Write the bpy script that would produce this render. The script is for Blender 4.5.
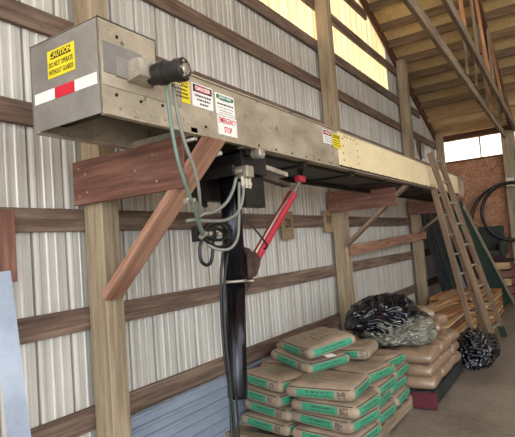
import bpy, bmesh, math, random
from mathutils import Vector, Matrix, noise
for o in list(bpy.data.objects): bpy.data.objects.remove(o)
scene = bpy.context.scene
COL = scene.collection
V = Vector
# ------------------------------------------------------------ camera
cam = bpy.data.cameras.new('camera'); camo = bpy.data.objects.new('camera', cam); COL.objects.link(camo)
F = 494.4
yaw, pit, roll = .5735, .0565, -.0747
fw = V((-math.sin(yaw)*math.cos(pit), math.cos(yaw)*math.cos(pit), math.sin(pit)))
r = fw.cross(V((0, 0, 1))).normalized(); u = r.cross(fw)
r2 = math.cos(roll)*r+math.sin(roll)*u; u2 = -math.sin(roll)*r+math.cos(roll)*u
camo.matrix_world = Matrix(((r2.x, u2.x, -fw.x, 2.6), (r2.y, u2.y, -fw.y, 0), (r2.z, u2.z, -fw.z, 1.55), (0, 0, 0, 1)))
cam.sensor_width = 36; cam.lens = F/515*36; cam.clip_start = .05; cam.clip_end = 500
scene.camera = camo
# ------------------------------------------------------------ light
w = bpy.data.worlds.new('sky'); scene.world = w; w.use_nodes = True
wn = w.node_tree.nodes; bg = wn['Background']
bg.inputs[0].default_value = (.90, .95, 1.0, 1); bg.inputs[1].default_value = 3.3
sun = bpy.data.lights.new('sun', 'SUN'); suno = bpy.data.objects.new('sun', sun); COL.objects.link(suno)
sun.energy = 9; sun.angle = .01; sun.color = (1, .88, .70)
suno.rotation_euler = V((.72, -.30, -.62)).to_track_quat('-Z', 'Y').to_euler()
door = bpy.data.lights.new('doorway_daylight', 'AREA'); dooro = bpy.data.objects.new('doorway_daylight', door); COL.objects.link(dooro)
door.shape = 'RECTANGLE'; door.size = 7; door.size_y = 3.6; door.energy = 380; door.color = (.74, .86, 1)
dooro.location = (5.6, -4.6, 1.7); dooro.rotation_euler = V((-.75, 1, -.10)).to_track_quat('-Z', 'Y').to_euler()
scene.view_settings.view_transform = 'Standard'; scene.view_settings.look = 'None'
scene.view_settings.gamma = 1; scene.view_settings.use_curve_mapping = False
scene.view_settings.exposure = 0.12

# ------------------------------------------------------------ materials
def hexc(h):
    return tuple(((int(h[i:i+2], 16)/255)**2.2) for i in (0, 2, 4))+(1,)
class NT:
    def __init__(s, name):
        s.m = bpy.data.materials.new(name); s.m.use_nodes = True; s.t = s.m.node_tree
        s.b = s.t.nodes['Principled BSDF']
    def n(s, typ, **k):
        nd = s.t.nodes.new(typ)
        for a, b in k.items():
            if hasattr(nd, a): setattr(nd, a, b)
        return nd
    def l(s, a, b): s.t.links.new(a, b)
    def math(s, op, a, b=None, c=None):
        nd = s.t.nodes.new('ShaderNodeMath'); nd.operation = op
        for i, v in enumerate((a, b, c)):
            if v is None: continue
            if isinstance(v, (int, float)): nd.inputs[i].default_value = v
            else: s.l(v, nd.inputs[i])
        return nd.outputs[0]
    def coord(s, scale=(1, 1, 1), obj=True):
        tc = s.n('ShaderNodeTexCoord'); mp = s.n('ShaderNodeMapping'); mp.inputs[3].default_value = scale
        s.l(tc.outputs['Object'], mp.inputs[0])
        oi = s.n('ShaderNodeObjectInfo')
        ad = s.t.nodes.new('ShaderNodeVectorMath'); ad.operation = 'MULTIPLY_ADD'
        cb = s.t.nodes.new('ShaderNodeCombineXYZ')
        for i in range(3): s.l(s.math('MULTIPLY', oi.outputs['Random'], 37.0+i*11), cb.inputs[i])
        s.l(mp.outputs[0], ad.inputs[0]); ad.inputs[1].default_value = (1, 1, 1); s.l(cb.outputs[0], ad.inputs[2])
        return ad.outputs[0]
    def noise(s, vec, sc, det=4, rough=.6):
        nd = s.n('ShaderNodeTexNoise'); nd.inputs['Scale'].default_value = sc; nd.inputs['Detail'].default_value = det
        nd.inputs['Roughness'].default_value = rough; s.l(vec, nd.inputs['Vector']); return nd.outputs[0]
    def ramp(s, fac, stops):
        nd = s.n('ShaderNodeValToRGB'); e = nd.color_ramp.elements
        while len(e) < len(stops): e.new(.5)
        for x, (p, c) in zip(e, stops): x.position = p; x.color = c
        s.l(fac, nd.inputs[0]); return nd.outputs[0]
    def mix(s, fac, a, b, mode='MIX'):
        nd = s.n('ShaderNodeMix'); nd.data_type = 'RGBA'; nd.blend_type = mode
        for inp, v in ((nd.inputs[0], fac), (nd.inputs[6], a), (nd.inputs[7], b)):
            if isinstance(v, (int, float, tuple)): inp.default_value = v
            else: s.l(v, inp)
        return nd.outputs[2]
    def bump(s, h, st=.3, d=.01):
        nd = s.n('ShaderNodeBump'); nd.inputs['Strength'].default_value = st; nd.inputs['Distance'].default_value = d
        s.l(h, nd.inputs['Height']); s.l(nd.outputs[0], s.b.inputs['Normal'])
    def done(s, col, rough=.7, metal=0, coat=0, spec=None):
        if isinstance(col, tuple): s.b.inputs['Base Color'].default_value = col
        else: s.l(col, s.b.inputs['Base Color'])
        s.b.inputs['Roughness'].default_value = rough; s.b.inputs['Metallic'].default_value = metal
        s.b.inputs['Coat Weight'].default_value = coat
        if spec is not None: s.b.inputs['Specular IOR Level'].default_value = spec
        return s.m

def wood(name, dark, mid, light, rough=.8, grain=1.0, var=.25, stain=None):
    """grain runs along the object's own X"""
    s = NT(name); v = s.coord((1.2, 22, 22)); n1 = s.noise(v, 1.6*grain, 6, .65)
    v2 = s.coord((.6, 3, 3)); n2 = s.noise(v2, 2.2, 4)
    f = s.math('ADD', s.math('MULTIPLY', n1, .65), s.math('MULTIPLY', n2, .45))
    c = s.ramp(f, [(.36, hexc(dark)), (.52, hexc(mid)), (.70, hexc(light))])
    oi = s.n('ShaderNodeObjectInfo')
    c = s.mix(1.0, c, s.ramp(oi.outputs['Random'], [(0, (1-var,)*3+(1,)), (1, (1+var*.4, 1+var*.3, 1+var*.2, 1))]), 'MULTIPLY')
    if stain:
        c = s.mix(s.ramp(s.noise(s.coord((2, 4, 4)), 2.5, 5), [(.50, (0, 0, 0, 1)), (.62, (1, 1, 1, 1))]), c, hexc(stain))
    s.bump(n1, .35, .004)
    return s.done(c, rough)
def metal(name, c1, c2, rough=.45, met=.7, sc=3, stretch=(1, 1, 1), spots=None):
    s = NT(name); v = s.coord(stretch); n1 = s.noise(v, sc, 6, .7)
    c = s.ramp(n1, [(.35, hexc(c1)), (.65, hexc(c2))])
    if spots:
        c = s.mix(s.ramp(s.noise(s.coord(), 14, 5, .7), [(.60, (0, 0, 0, 1)), (.68, (1, 1, 1, 1))]), c, hexc(spots))
    s.bump(n1, .08, .01)
    return s.done(c, rough, met)
def plain(name, c, rough=.6, met=0, coat=0):
    s = NT(name); n = s.noise(s.coord(), 9, 4)
    col = s.mix(1.0, hexc(c), s.ramp(n, [(.3, (.82, .82, .82, 1)), (.7, (1.08, 1.08, 1.08, 1))]), 'MULTIPLY')
    return s.done(col, rough, met, coat)

M = {}
M['post'] = wood('post_wood', '6c5a44', '8f7d64', 'a99678', var=.08)
M['girt'] = wood('girt_wood', '3c2e26', '604c40', '84705f', var=.15)
M['purlin'] = wood('purlin_wood', '4e3e2e', '6e5a45', '8c745a', var=.2)
M['header'] = wood('header_wood', '3a2318', '5c3826', '7a5038')
M['redwood'] = wood('stained_board', '46302a', '6c4638', '8c6455', .6, var=.1)
M['brace'] = wood('brace_wood', '583c30', '8e6450', 'b48c72', .6, var=.12)
M['tan'] = wood('tan_lumber', '8a6a45', 'b08e63', 'd0b088', var=.2)
M['orange'] = wood('orange_lumber', '7a4a2a', 'a06c40', 'c08c58', var=.2)
M['truss'] = wood('truss_wood', '4a3d30', '74634f', '97846a', var=.2)
M['trussorange'] = wood('truss_web_wood', '7a4d30', 'a87450', 'c4936a', var=.1)
M['ladder'] = wood('ladder_wood', '4c3a2e', '75604e', '92795f', .6, var=.1)
M['osb'] = None
s = NT('osb_board')
v = s.coord((1, 1, 1)); vo = s.n('ShaderNodeTexVoronoi'); vo.inputs['Scale'].default_value = 26
mpv = s.noise(v, 6, 5); s.l(s.coord((1, 1, 2.2)), vo.inputs['Vector'])
c = s.mix(.5, s.ramp(vo.outputs['Color'], [(.1, hexc('5e3828')), (.9, hexc('d09a74'))]), s.ramp(mpv, [(.3, hexc('7a4c38')), (.7, hexc('b88462'))]))
M['osb'] = s.done(c, .8)
s = NT('roof_board')
v = s.coord((1, 1, 1)); a = s.noise(v, 3, 6, .7); b = s.noise(v, 45, 3)
c = s.mix(.35, s.ramp(a, [(.3, hexc('bc9c66')), (.7, hexc('e8cc98'))]), s.ramp(b, [(.3, hexc('9c8052')), (.7, hexc('e4ca98'))]))
M['roof'] = s.done(c, .85)
s = NT('siding_metal')
v = s.coord((1, 22, .35)); a = s.noise(v, 1.4, 5, .6); b = s.noise(s.coord((1, 1.5, 1.5)), 1.2, 4)
c = s.mix(.45, s.ramp(a, [(.32, hexc('8f8779')), (.5, hexc('bcb6ab')), (.66, hexc('d2ccc2'))]), s.ramp(b, [(.3, hexc('a59f94')), (.7, hexc('c8c3ba'))]))
M['siding'] = s.done(c, .5, .15)
s = NT('translucent_panel')
tr = s.n('ShaderNodeBsdfTranslucent'); ds = s.n('ShaderNodeBsdfDiffuse'); mx = s.n('ShaderNodeMixShader')
c = s.ramp(s.noise(s.coord((1, 40, .6)), 1.5, 4), [(.3, hexc('cdc2a4')), (.7, hexc('fbf4e0'))])
s.l(c, tr.inputs[0]); s.l(c, ds.inputs[0]); mx.inputs[0].default_value = .6
s.l(ds.outputs[0], mx.inputs[1]); s.l(tr.outputs[0], mx.inputs[2]); s.l(mx.outputs[0], s.t.nodes['Material Output'].inputs[0])
M['translucent'] = s.m
s = NT('frosted_pane')
tr = s.n('ShaderNodeBsdfTranslucent'); ds = s.n('ShaderNodeBsdfTransparent'); mx = s.n('ShaderNodeMixShader')
c = s.ramp(s.noise(s.coord((3, 1, 1)), 2.5, 5), [(.40, hexc('e6e0d4')), (.6, hexc('ffffff'))])
s.l(c, tr.inputs[0]); s.l(c, ds.inputs[0]); mx.inputs[0].default_value = .6
s.l(ds.outputs[0], mx.inputs[1]); s.l(tr.outputs[0], mx.inputs[2]); s.l(mx.outputs[0], s.t.nodes['Material Output'].inputs[0])
M['pane'] = s.m
s = NT('concrete_floor')
v = s.coord(); a = s.noise(v, 1.3, 6, .65); b = s.noise(v, 22, 4, .7)
c = s.mix(.3, s.ramp(a, [(.35, hexc('665c52')), (.65, hexc('90857a'))]), s.ramp(b, [(.35, hexc('584e46')), (.65, hexc('9e9284'))]))
s.bump(b, .15, .004)
M['floor'] = s.done(c, .36)
M['gravel'] = plain('gravel_ground', 'b8a68a', .95)
M['box'] = metal('galvanized_guard', '76706a', '908a82', .6, .25, 2.5)
M['conv'] = metal('worn_steel_side', '83755f', 'b2a48e', .55, .2, 3.2, (1, .5, 1), spots='5c5248')
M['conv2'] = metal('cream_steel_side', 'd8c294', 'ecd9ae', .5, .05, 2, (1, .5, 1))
M['dark'] = metal('dark_greasy_steel', '131110', '2c2723', .5, .4, 5)
M['rusty'] = metal('rusty_steel', '2c201b', '57453b', .7, .3, 8)
M['steel'] = metal('bright_steel', '8e8578', 'c2b8a6', .4, .6, 8)
M['blackgloss'] = metal('black_painted_tube', '0c0c10', '1d1d24', .22, .3, 5)
M['motor'] = metal('black_motor_paint', '161412', '34302c', .5, .3, 12)
M['red'] = plain('red_paint', 'a82a3a', .45)
M['redfade'] = plain('faded_red_paint', '8a4a3e', .6)
M['hosegray'] = plain('gray_rubber_hose', '77766c', .6)
M['hoseblack'] = plain('black_rubber_hose', '161616', .5)
M['hosegreen'] = plain('green_hose', '66796c', .6)
M['brass'] = plain('fitting_metal', 'a89e8a', .4, .6)
M['white'] = plain('white_label', 'e4dfd6', .6)
M['yellow'] = plain('yellow_label', 'e0c81e', .6)
M['labelblack'] = plain('label_black', '1c1813', .6)
M['labelred'] = plain('label_red', 'c01c30', .6)
M['labelgreen'] = plain('label_green', '1f6b4c', .6)
M['bluemetal'] = metal('blue_gray_sheet', '76808e', '929ba8', .45, .3, 3, (1, .3, 1))
M['whitemetal'] = metal('white_trim_sheet', '6e747e', '8c929c', .5, .2, 3)
M['blackbag'] = NT('black_plastic').done(hexc('12131a'), .22, 0, .4)
M['graybag'] = NT('clear_gray_plastic').done(hexc('6a675a'), .22, 0, .6)
M['maroon'] = plain('maroon_paint', '541a24', .7)
M['tanplastic'] = plain('tan_bag_in_clear_wrap', '8c745e', .3, 0, .5)
M['cloth'] = plain('dark_green_gray_cloth', '34372f', .9)
M['purple'] = plain('dark_maroon_cloth', '3a2028', .9)
M['greensheet'] = plain('dark_green_panel', '28382f', .5)
M['darksheet'] = metal('dark_channel', '1c2224', '363e40', .5, .4, 4)
M['cardboard'] = wood('tag_wood', '7a6144', '94795a', 'a98e6c')

# concrete bag paper: kraft with green printed band on the side faces
def bag_material(name, base, L, W, H):
    s = NT(name)
    tc = s.n('ShaderNodeTexCoord'); sp = s.n('ShaderNodeSeparateXYZ'); s.l(tc.outputs['Object'], sp.inputs[0])
    x, y, z = sp.outputs
    n1 = s.noise(s.coord(), 7, 5, .6)
    kraft = s.ramp(n1, [(.3, hexc(base[0])), (.7, hexc(base[1]))])
    def band(v, a, b): return s.math('MULTIPLY', s.math('GREATER_THAN', v, a), s.math('LESS_THAN', v, b))
    def AND(*a):
        o = a[0]
        for q in a[1:]: o = s.math('MULTIPLY', o, q)
        return o
    front = s.math('LESS_THAN', y, -W*.44); right = s.math('GREATER_THAN', x, L*.455)
    low = band(z, H*.20, H*.66)
    g = s.math('MAXIMUM', AND(front, band(x, -L*.30, L*.22), low), AND(right, s.math('LESS_THAN', s.math('ABSOLUTE', y), W*.40), low))
    # lettering-like dark bars in the green field
    vt = s.coord((60, 60, 130)); letters = s.math('GREATER_THAN', s.noise(vt, 1, 2), .47)
    rows = s.math('MAXIMUM', band(z, H*.46, H*.57), band(z, H*.29, H*.35))
    bars = AND(letters, rows, s.math('LESS_THAN', s.math('ABSOLUTE', x), L*.17), front)
    bars2 = AND(letters, rows, right, s.math('LESS_THAN', s.math('ABSOLUTE', y), W*.25))
    stripe = AND(s.math('MAXIMUM', AND(front, s.math('LESS_THAN', s.math('ABSOLUTE', x), L*.42)), AND(right, s.math('LESS_THAN', s.math('ABSOLUTE', y), W*.42))), band(z, H*.70, H*.76))
    gray = AND(front, band(x, L*.25, L*.37), band(z, H*.22, H*.66), letters)
    top = s.math('GREATER_THAN', z, H*.80)
    tg = AND(top, band(x, -L*.24, -L*.02), band(y, -W*.22, W*.06), s.math('GREATER_THAN', s.noise(s.coord((40, 40, 1)), 1, 2), .45))
    tl = AND(top, band(x, -L*.02, L*.30), band(y, -W*.26, W*.30), letters, s.math('GREATER_THAN', s.math('FRACT', s.math('MULTIPLY', y, 22)), .55))
    c = s.mix(g, kraft, hexc('35805f'))
    c = s.mix(s.math('MULTIPLY', tg, .55), c, hexc('3f7a5c'))
    for mk, al in ((tl, .45), (bars, .8), (bars2, .8), (stripe, .85), (gray, .7)):
        c = s.mix(s.math('MULTIPLY', mk, al), c, hexc('2c2823'))
    s.bump(n1, .3, .01)
    return s.done(c, .75)
BL, BW, BH = .54, .42, .112
M['bag'] = bag_material('kraft_bag_paper', ('7c6b5a', '9c8872'), BL, BW, BH)

# ------------------------------------------------------------ geometry helpers
WORLD = {}
def link(name, bm, mat, parent=None, mw=None, smooth=False):
    me = bpy.data.meshes.new(name); bm.normal_update(); bm.to_mesh(me); bm.free()
    o = bpy.data.objects.new(name, me); COL.objects.link(o)
    for m in (mat if isinstance(mat, (list, tuple)) else [mat]): me.materials.append(m)
    if smooth:
        for p in me.polygons: p.use_smooth = True
    mw = mw or Matrix()
    o.matrix_basis = mw
    if parent:
        o.parent = parent; o.matrix_parent_inverse = WORLD[parent.name].inverted()
    WORLD[o.name] = mw.copy()
    return o
def tag(o, label=None, cat=None, group=None, kind=None):
    if label: o['label'] = label
    if cat: o['category'] = cat
    if group: o['group'] = group
    if kind: o['kind'] = kind
    return o
def thing(name, loc, label, cat, group=None):
    o = bpy.data.objects.new(name, None); COL.objects.link(o); o.location = loc; o.empty_display_size = .1
    WORLD[o.name] = Matrix.Translation(loc)
    return tag(o, label, cat, group)
def box_bm(sx, sy, sz, bevel=0, c=(0, 0, 0), bm=None):
    own = bm is None
    if own: bm = bmesh.new()
    r = bmesh.ops.create_cube(bm, size=1)
    bmesh.ops.scale(bm, vec=(sx, sy, sz), verts=r['verts']); bmesh.ops.translate(bm, vec=c, verts=r['verts'])
    if bevel:
        es = {e for v_ in r['verts'] for e in v_.link_edges}
        bmesh.ops.bevel(bm, geom=list(es), offset=bevel, segments=2, affect='EDGES', profile=.6)
    return bm
def frame(p0, p1, up=(0, 0, 1)):
    p0, p1 = V(p0), V(p1); x = (p1-p0).normalized(); up = V(up)
    if abs(x.dot(up.normalized())) > .98: up = V((1, 0, 0))
    z = (up-x*up.dot(x)).normalized(); y = z.cross(x); m = (p0+p1)/2
    return Matrix(((x.x, y.x, z.x, m.x), (x.y, y.y, z.y, m.y), (x.z, y.z, z.z, m.z), (0, 0, 0, 1)))
def board(name, p0, p1, wy, hz, mat, parent=None, up=(0, 0, 1), bevel=.003, cut0=0, cut1=0):
    """a plank from p0 to p1; wy = across, hz = along `up`; cut0/cut1 slide the lower/upper edge of an end (bevel cut)"""
    L = (V(p1)-V(p0)).length
    bm = box_bm(L, wy, hz)
    # subdivide lengthwise and warp a hair so boards are not perfect
    es = [e for e in bm.edges if abs(e.verts[0].co.x-e.verts[1].co.x) > L*.5]
    bmesh.ops.subdivide_edges(bm, edges=es, cuts=max(1, min(12, int(L/.5))))
    sd = random.random()*50
    for v_ in bm.verts:
        t = v_.co.x
        if t < -L*.499: v_.co.x += cut0*(v_.co.z/hz)
        elif t > L*.499: v_.co.x += cut1*(v_.co.z/hz)
        k = .0025 if L > .6 else 0
        v_.co.y += k*noise.noise(V((t*.9+sd, 0, 0))); v_.co.z += k*noise.noise(V((t*.9+sd, 5, 0)))
    if bevel:
        bmesh.ops.bevel(bm, geom=[e for e in bm.edges if e.calc_face_angle(0) > .6], offset=bevel, segments=1, affect='EDGES')
    return link(name, bm, mat, parent, frame(p0, p1, up))
def tube_bm(path, r, seg=10, bm=None, smooth_n=6, caps=True):
    bm = bm or bmesh.new()
    P = [V(p) for p in path]
    pts = []
    if smooth_n > 1 and len(P) > 2:
        Q = [P[0]*2-P[1]]+P+[P[-1]*2-P[-2]]
        for i in range(1, len(Q)-2):
            a, b, c, d = Q[i-1:i+3]
            for k in range(smooth_n):
                t = k/smooth_n
                pts.append(.5*((2*b)+(c-a)*t+(2*a-5*b+4*c-d)*t*t+(3*b-a-3*c+d)*t**3))
        pts.append(P[-1])
    else: pts = P
    n = None; rings = []
    for i, p in enumerate(pts):
        d = (pts[min(i+1, len(pts)-1)]-pts[max(i-1, 0)]).normalized()
        if n is None: n = d.orthogonal().normalized()
        n = (n-d*n.dot(d)).normalized(); b = d.cross(n)
        rr = r[min(i, len(r)-1)] if isinstance(r, (list, tuple)) else r
        rings.append([bm.verts.new(p+rr*(math.cos(a)*n+math.sin(a)*b)) for a in [2*math.pi*k/seg for k in range(seg)]])
    for A, B in zip(rings, rings[1:]):
        for k in range(seg): 
            f = bm.faces.new((A[k], A[(k+1) % seg], B[(k+1) % seg], B[k])); f.smooth = True
    if caps: bm.faces.new(rings[0][::-1]); bm.faces.new(rings[-1])
    return bm
def tube(name, path, r, mat, parent=None, seg=10, **k):
    return link(name, tube_bm(path, r, seg, **k), mat, parent)
def lathe_bm(p0, p1, prof, seg=20, bm=None):
    """prof: list of (t along p0->p1 in metres, radius)"""
    bm = bm or bmesh.new(); p0, p1 = V(p0), V(p1); d = (p1-p0).normalized(); n = d.orthogonal().normalized(); b = d.cross(n)
    rings = []
    for t, rr in prof:
        rings.append([bm.verts.new(p0+d*t+rr*(math.cos(a)*n+math.sin(a)*b)) for a in [2*math.pi*k/seg for k in range(seg)]])
    for A, B in zip(rings, rings[1:]):
        for k in range(seg): bm.faces.new((A[k], A[(k+1) % seg], B[(k+1) % seg], B[k]))
    bm.faces.new(rings[0][::-1]); bm.faces.new(rings[-1])
    return bm
def prism_bm(poly, axis, a0, a1, bm=None):
    """poly in the plane normal to axis: axis 'x' -> (y,z); 'y' -> (x,z); 'z' -> (x,y)"""
    bm = bm or bmesh.new()
    def mk(p, a): return {'x': (a, p[0], p[1]), 'y': (p[0], a, p[1]), 'z': (p[0], p[1], a)}[axis]
    A = [bm.verts.new(mk(p, a0)) for p in poly]; B = [bm.verts.new(mk(p, a1)) for p in poly]
    bm.faces.new(A); bm.faces.new(B[::-1])
    for i in range(len(poly)): bm.faces.new((A[i], B[i], B[(i+1) % len(poly)], A[(i+1) % len(poly)]))
    bmesh.ops.recalc_face_normals(bm, faces=bm.faces)
    return bm
def text(name, body, size, mw, mat, parent, sx=1.0, bold=.0):
    cu = bpy.data.curves.new(name, 'FONT'); cu.body = body; cu.size = size; cu.align_x = 'CENTER'; cu.align_y = 'CENTER'
    cu.extrude = .0004; cu.offset = bold; cu.resolution_u = 3
    t = bpy.data.objects.new('tmp', cu); COL.objects.link(t)
    dg = bpy.context.evaluated_depsgraph_get(); me = bpy.data.meshes.new_from_object(t.evaluated_get(dg))
    bpy.data.objects.remove(t)
    bm = bmesh.new(); bm.from_mesh(me); bpy.data.meshes.remove(me)
    bmesh.ops.scale(bm, vec=(sx, 1, 1), verts=bm.verts)
    return link(name, bm, mat, parent, mw)
ROOFZ = lambda y: 3.74+.39*(12.1-y)          # underside of the purlins
# ------------------------------------------------------------ the setting
tag(link('floor', box_bm(11, 17, .1, c=(5.3, 4, -.05)), M['floor']), 'gray brown concrete floor of the shed', 'floor', kind='structure')
tag(link('ground', box_bm(120, 120, .1, c=(20, 0, -.16)), M['gravel']), 'gravel ground outside the shed', 'ground', kind='structure')

SX = -.042
def siding(name, y0, y1, zlo, zhi, mat):
    bm = bmesh.new(); P = .2286; ys = []
    k = math.floor((y0-1.91)/P)
    y = 1.91+k*P
    prof = [(0, 0), (.003, -.042), (.014, -.042), (.018, 0), (.034, .006), (.050, .006), (.062, 0), (.098, 0), (.104, .005), (.114, .005), (.120, 0), (.158, 0), (.164, .005), (.174, .005), (.180, 0)]
    pts = []
    while y < y1:
        for dy, dx in prof:
            yy = y-.010+dy
            if y0 <= yy <= y1: pts.append((yy, SX+dx))
        y += P
    prev = None
    for yy, xx in pts:
        za, zb = zlo(yy) if callable(zlo) else zlo, zhi(yy) if callable(zhi) else zhi
        a, b = bm.verts.new((xx, yy, za)), bm.verts.new((xx, yy, zb))
        a2, b2 = bm.verts.new((xx-.004, yy, za)), bm.verts.new((xx-.004, yy, zb))
        if prev:
            bm.faces.new((prev[0], a, b, prev[1])); bm.faces.new((prev[2], prev[3], b2, a2))
        prev = (a, b, a2, b2)
    return link(name, bm, mat)
rz = lambda y: ROOFZ(y)+.17
wl = siding('wall_left', -4, 12.12, 0, 4.13, M['siding'])
# join the upper metal section into the same wall mesh
def add_into(o, extra):
    bm = bmesh.new(); bm.from_mesh(o.data); bm.from_mesh(extra.data); bm.to_mesh(o.data); bm.free()
    me = extra.data; bpy.data.objects.remove(extra); bpy.data.meshes.remove(me)
ex = siding('tmpwall', 8.75, 12.12, 4.13, lambda y: max(4.13, rz(y)), M['siding']); add_into(wl, ex)
# trim the far bottom section above the eave line
bm = bmesh.new(); bm.from_mesh(wl.data)
for v_ in bm.verts:
    if v_.co.z > rz(v_.co.y): v_.co.z = rz(v_.co.y)
bm.to_mesh(wl.data); bm.free()
ex = siding('tmpwall', -4, 2.0, 4.13, 5.4, M['siding']); add_into(wl, ex)
tag(wl, 'ribbed metal siding wall with horizontal wooden girts', 'wall', kind='structure')
tp = siding('window_1', 2.0, 8.75, 4.13, lambda y: min(rz(y), rz(2.0)), M['translucent'])
tag(tp, 'cream translucent ribbed panels high in the left wall', 'window', kind='structure')
for i, zt in enumerate((.17, .64, 1.25, 1.865, 2.485, 3.075, 3.63, 4.14, 4.70, 5.27)):
    yend = min(12.05, 12.1-(zt-3.74)/.39-.38) if zt > 3.7 else 12.05
    # boards butt at the posts; one row = one board run
    board('wall_girt', (-.019, -3.8, zt-.068), (-.019, yend, zt-.068), .038, .138, M['girt'], wl)
# rake board along the roof line
board('rake_board', (-.018, 4, ROOFZ(4)-.0), (-.018, 12.0, ROOFZ(12.0)-.0), .034, .2, M['header'], wl)

wf = tag(link('wall_far', box_bm(9, .03, 3.17, c=(4.45, 12.14, 1.585)), M['osb']), 'brown oriented strand board far wall', 'wall', kind='structure')
link('header_board', box_bm(9, .09, .14, .003, c=(4.45, 12.12, 3.73)), M['header'], wf)
win = tag(link('window_2', box_bm(9, .006, .50, c=(4.45, 12.15, 3.42)), M['pane']), 'bright white translucent strip under the eave of the far wall', 'window', kind='structure')
for x in (.90, 2.4, 3.9, 5.4): link('mullion', box_bm(.03, .02, .50, c=(x, 12.12, 3.42)), M['tan'], win)
link('window_sill', box_bm(9, .05, .04, c=(4.45, 12.12, 3.165)), M['header'], win)
# small opening beside the third post
w3 = tag(link('window_3', box_bm(.012, .62, .34, c=(-.03, 10.55, 3.32)), M['pane']), 'small bright pane with a dark edge beyond the third post', 'window', kind='structure')
link('window_frame', box_bm(.03, .05, .40, c=(-.018, 10.50, 3.30)), M['labelblack'], w3)

wr = tag(link('wall_right_light_block', box_bm(.03, 8.1, 3.6, c=(8.55, 8.1, 1.8)), M['siding']), 'unseen metal siding wall added to darken the far corner of the shed', 'wall', kind='structure')  # out-of-view wall added to block ambient light and darken the far corner
# roof
RI = 1.0
def roofslab(y0, z0, y1, z1):
    return prism_bm([(y0, z0), (y1, z1), (y1, z1+.03), (y0, z0+.03)], 'x', -.35, 8.6)
zr = ROOFZ(RI)+.17
bm = roofslab(RI, zr, 12.4, ROOFZ(12.4)+.17)
b2 = roofslab(-5.0, zr-.39*6, RI, zr)
me_ = bpy.data.meshes.new('t'); b2.to_mesh(me_); bm.from_mesh(me_); b2.free()
rf = tag(link('ceiling', bm, M['roof']), 'golden brown boarded roof underside with dark purlins', 'ceiling', kind='structure')
py = [12.0, 11.36, 10.86, 10.37, 9.88, 9.40, 8.92, 8.50, 8.0]
y = 7.5
while y > 1.3: py.append(y); y -= .49
for i, y in enumerate(py):
    z = ROOFZ(y)+.083
    board('purlin', (-.03, y, z), (8.4, y, z), .05, .165, M['tan'] if i in (0, 1) else M['purlin'], rf, up=(0, .36, .93))  # two purlins nearest the eave: lit faces put into a lighter wood colour

# ------------------------------------------------------------ posts
def post(name, y, w_, dpt, top, label, y2=None, x0=0.007):
    o = board(name, (x0+dpt/2, y+w_/2, 0), (x0+dpt/2, y+w_/2+(y2 or 0), top), w_, dpt, M['post'], None, up=(1, 0, 0), bevel=.006)
    return tag(o, label, 'post', 'posts along the siding wall')
post('wooden_post', 2.012, .14, .165, 6.5, 'nearest thick wooden wall post, behind the long dark red bracket board')
post('wooden_post', 5.735, .15, .165, ROOFZ(5.8), 'tall wooden wall post in the middle, rising above the small white and yellow conveyor labels')
post('wooden_post', 9.19, .15, .165, ROOFZ(9.3), 'third wooden wall post, just left of the ladders')
post('wooden_post', 11.80, .15, .16, ROOFZ(11.9), 'wooden corner post beside the bright strip window of the far wall')
o = board('wooden_post', (1.49, 11.98, 0), (1.49, 11.98, 3.66), .18, .26, M['post'], None, up=(1, 0, 0), bevel=.006)
tag(o, 'wooden post against the far wall carrying the roof truss', 'post')

# ------------------------------------------------------------ roof trusses
def truss(x, dx, zb0, zb1, label, webs, cm):
    t = thing('roof_truss', (x, 11.9, zb1), label, 'truss', 'roof trusses on the far post')
    yA = 2.0; yB = 12.0
    z0 = zb1+(zb0-zb1)*(yB-yA)/6.7
    board('bottom_chord', (x, yA, z0), (x, yB, zb1), .05, .14, cm, t)
    board('top_chord', (x+dx, yA, ROOFZ(yA)-.10), (x+dx, yB, ROOFZ(yB)-.10), .05, .14, M['header'], t)
    zc = lambda y: zb1+(z0-zb1)*(yB-y)/(yB-yA)
    for (ya, yb, m) in webs:
        board('web', (x+dx*.5, ya, zc(ya)+.02), (x+dx*.5, yb, ROOFZ(yb)-.13), .038, .09, M[m], t, up=(0, 1, 0))
    return t
truss(1.44, .12, 3.78, 3.55, 'roof truss nearer the siding wall, dark bottom chord', [(10.9, 10.2, 'truss'), (9.6, 8.9, 'trussorange'), (9.3, 8.9, 'truss'), (8.1, 8.7, 'truss'), (7.4, 7.4, 'truss')], M['truss'])
truss(1.66, -.04, 3.98, 3.66, 'roof truss farther from the siding wall, with orange web boards', [(11.0, 10.6, 'truss'), (10.2, 8.9, 'trussorange'), (9.0, 8.9, 'truss'), (8.6, 7.6, 'trussorange'), (7.5, 7.3, 'truss'), (6.6, 5.8, 'trussorange')], M['truss'])
# spacer blocks between the two trusses
for y, z in ((8.0, 4.25), (9.3, 4.1), (10.9, 3.93)):
    tag(board('spacer_block', (1.47, y, z), (1.63, y, z), .12, .16, M['header']),
        {8.0: 'dark wooden block between the roof trusses, nearest of three', 9.3: 'dark wooden block between the roof trusses, middle of three', 10.9: 'dark wooden block between the roof trusses, farthest of three'}[y], 'block', 'blocks between the trusses')

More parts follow.
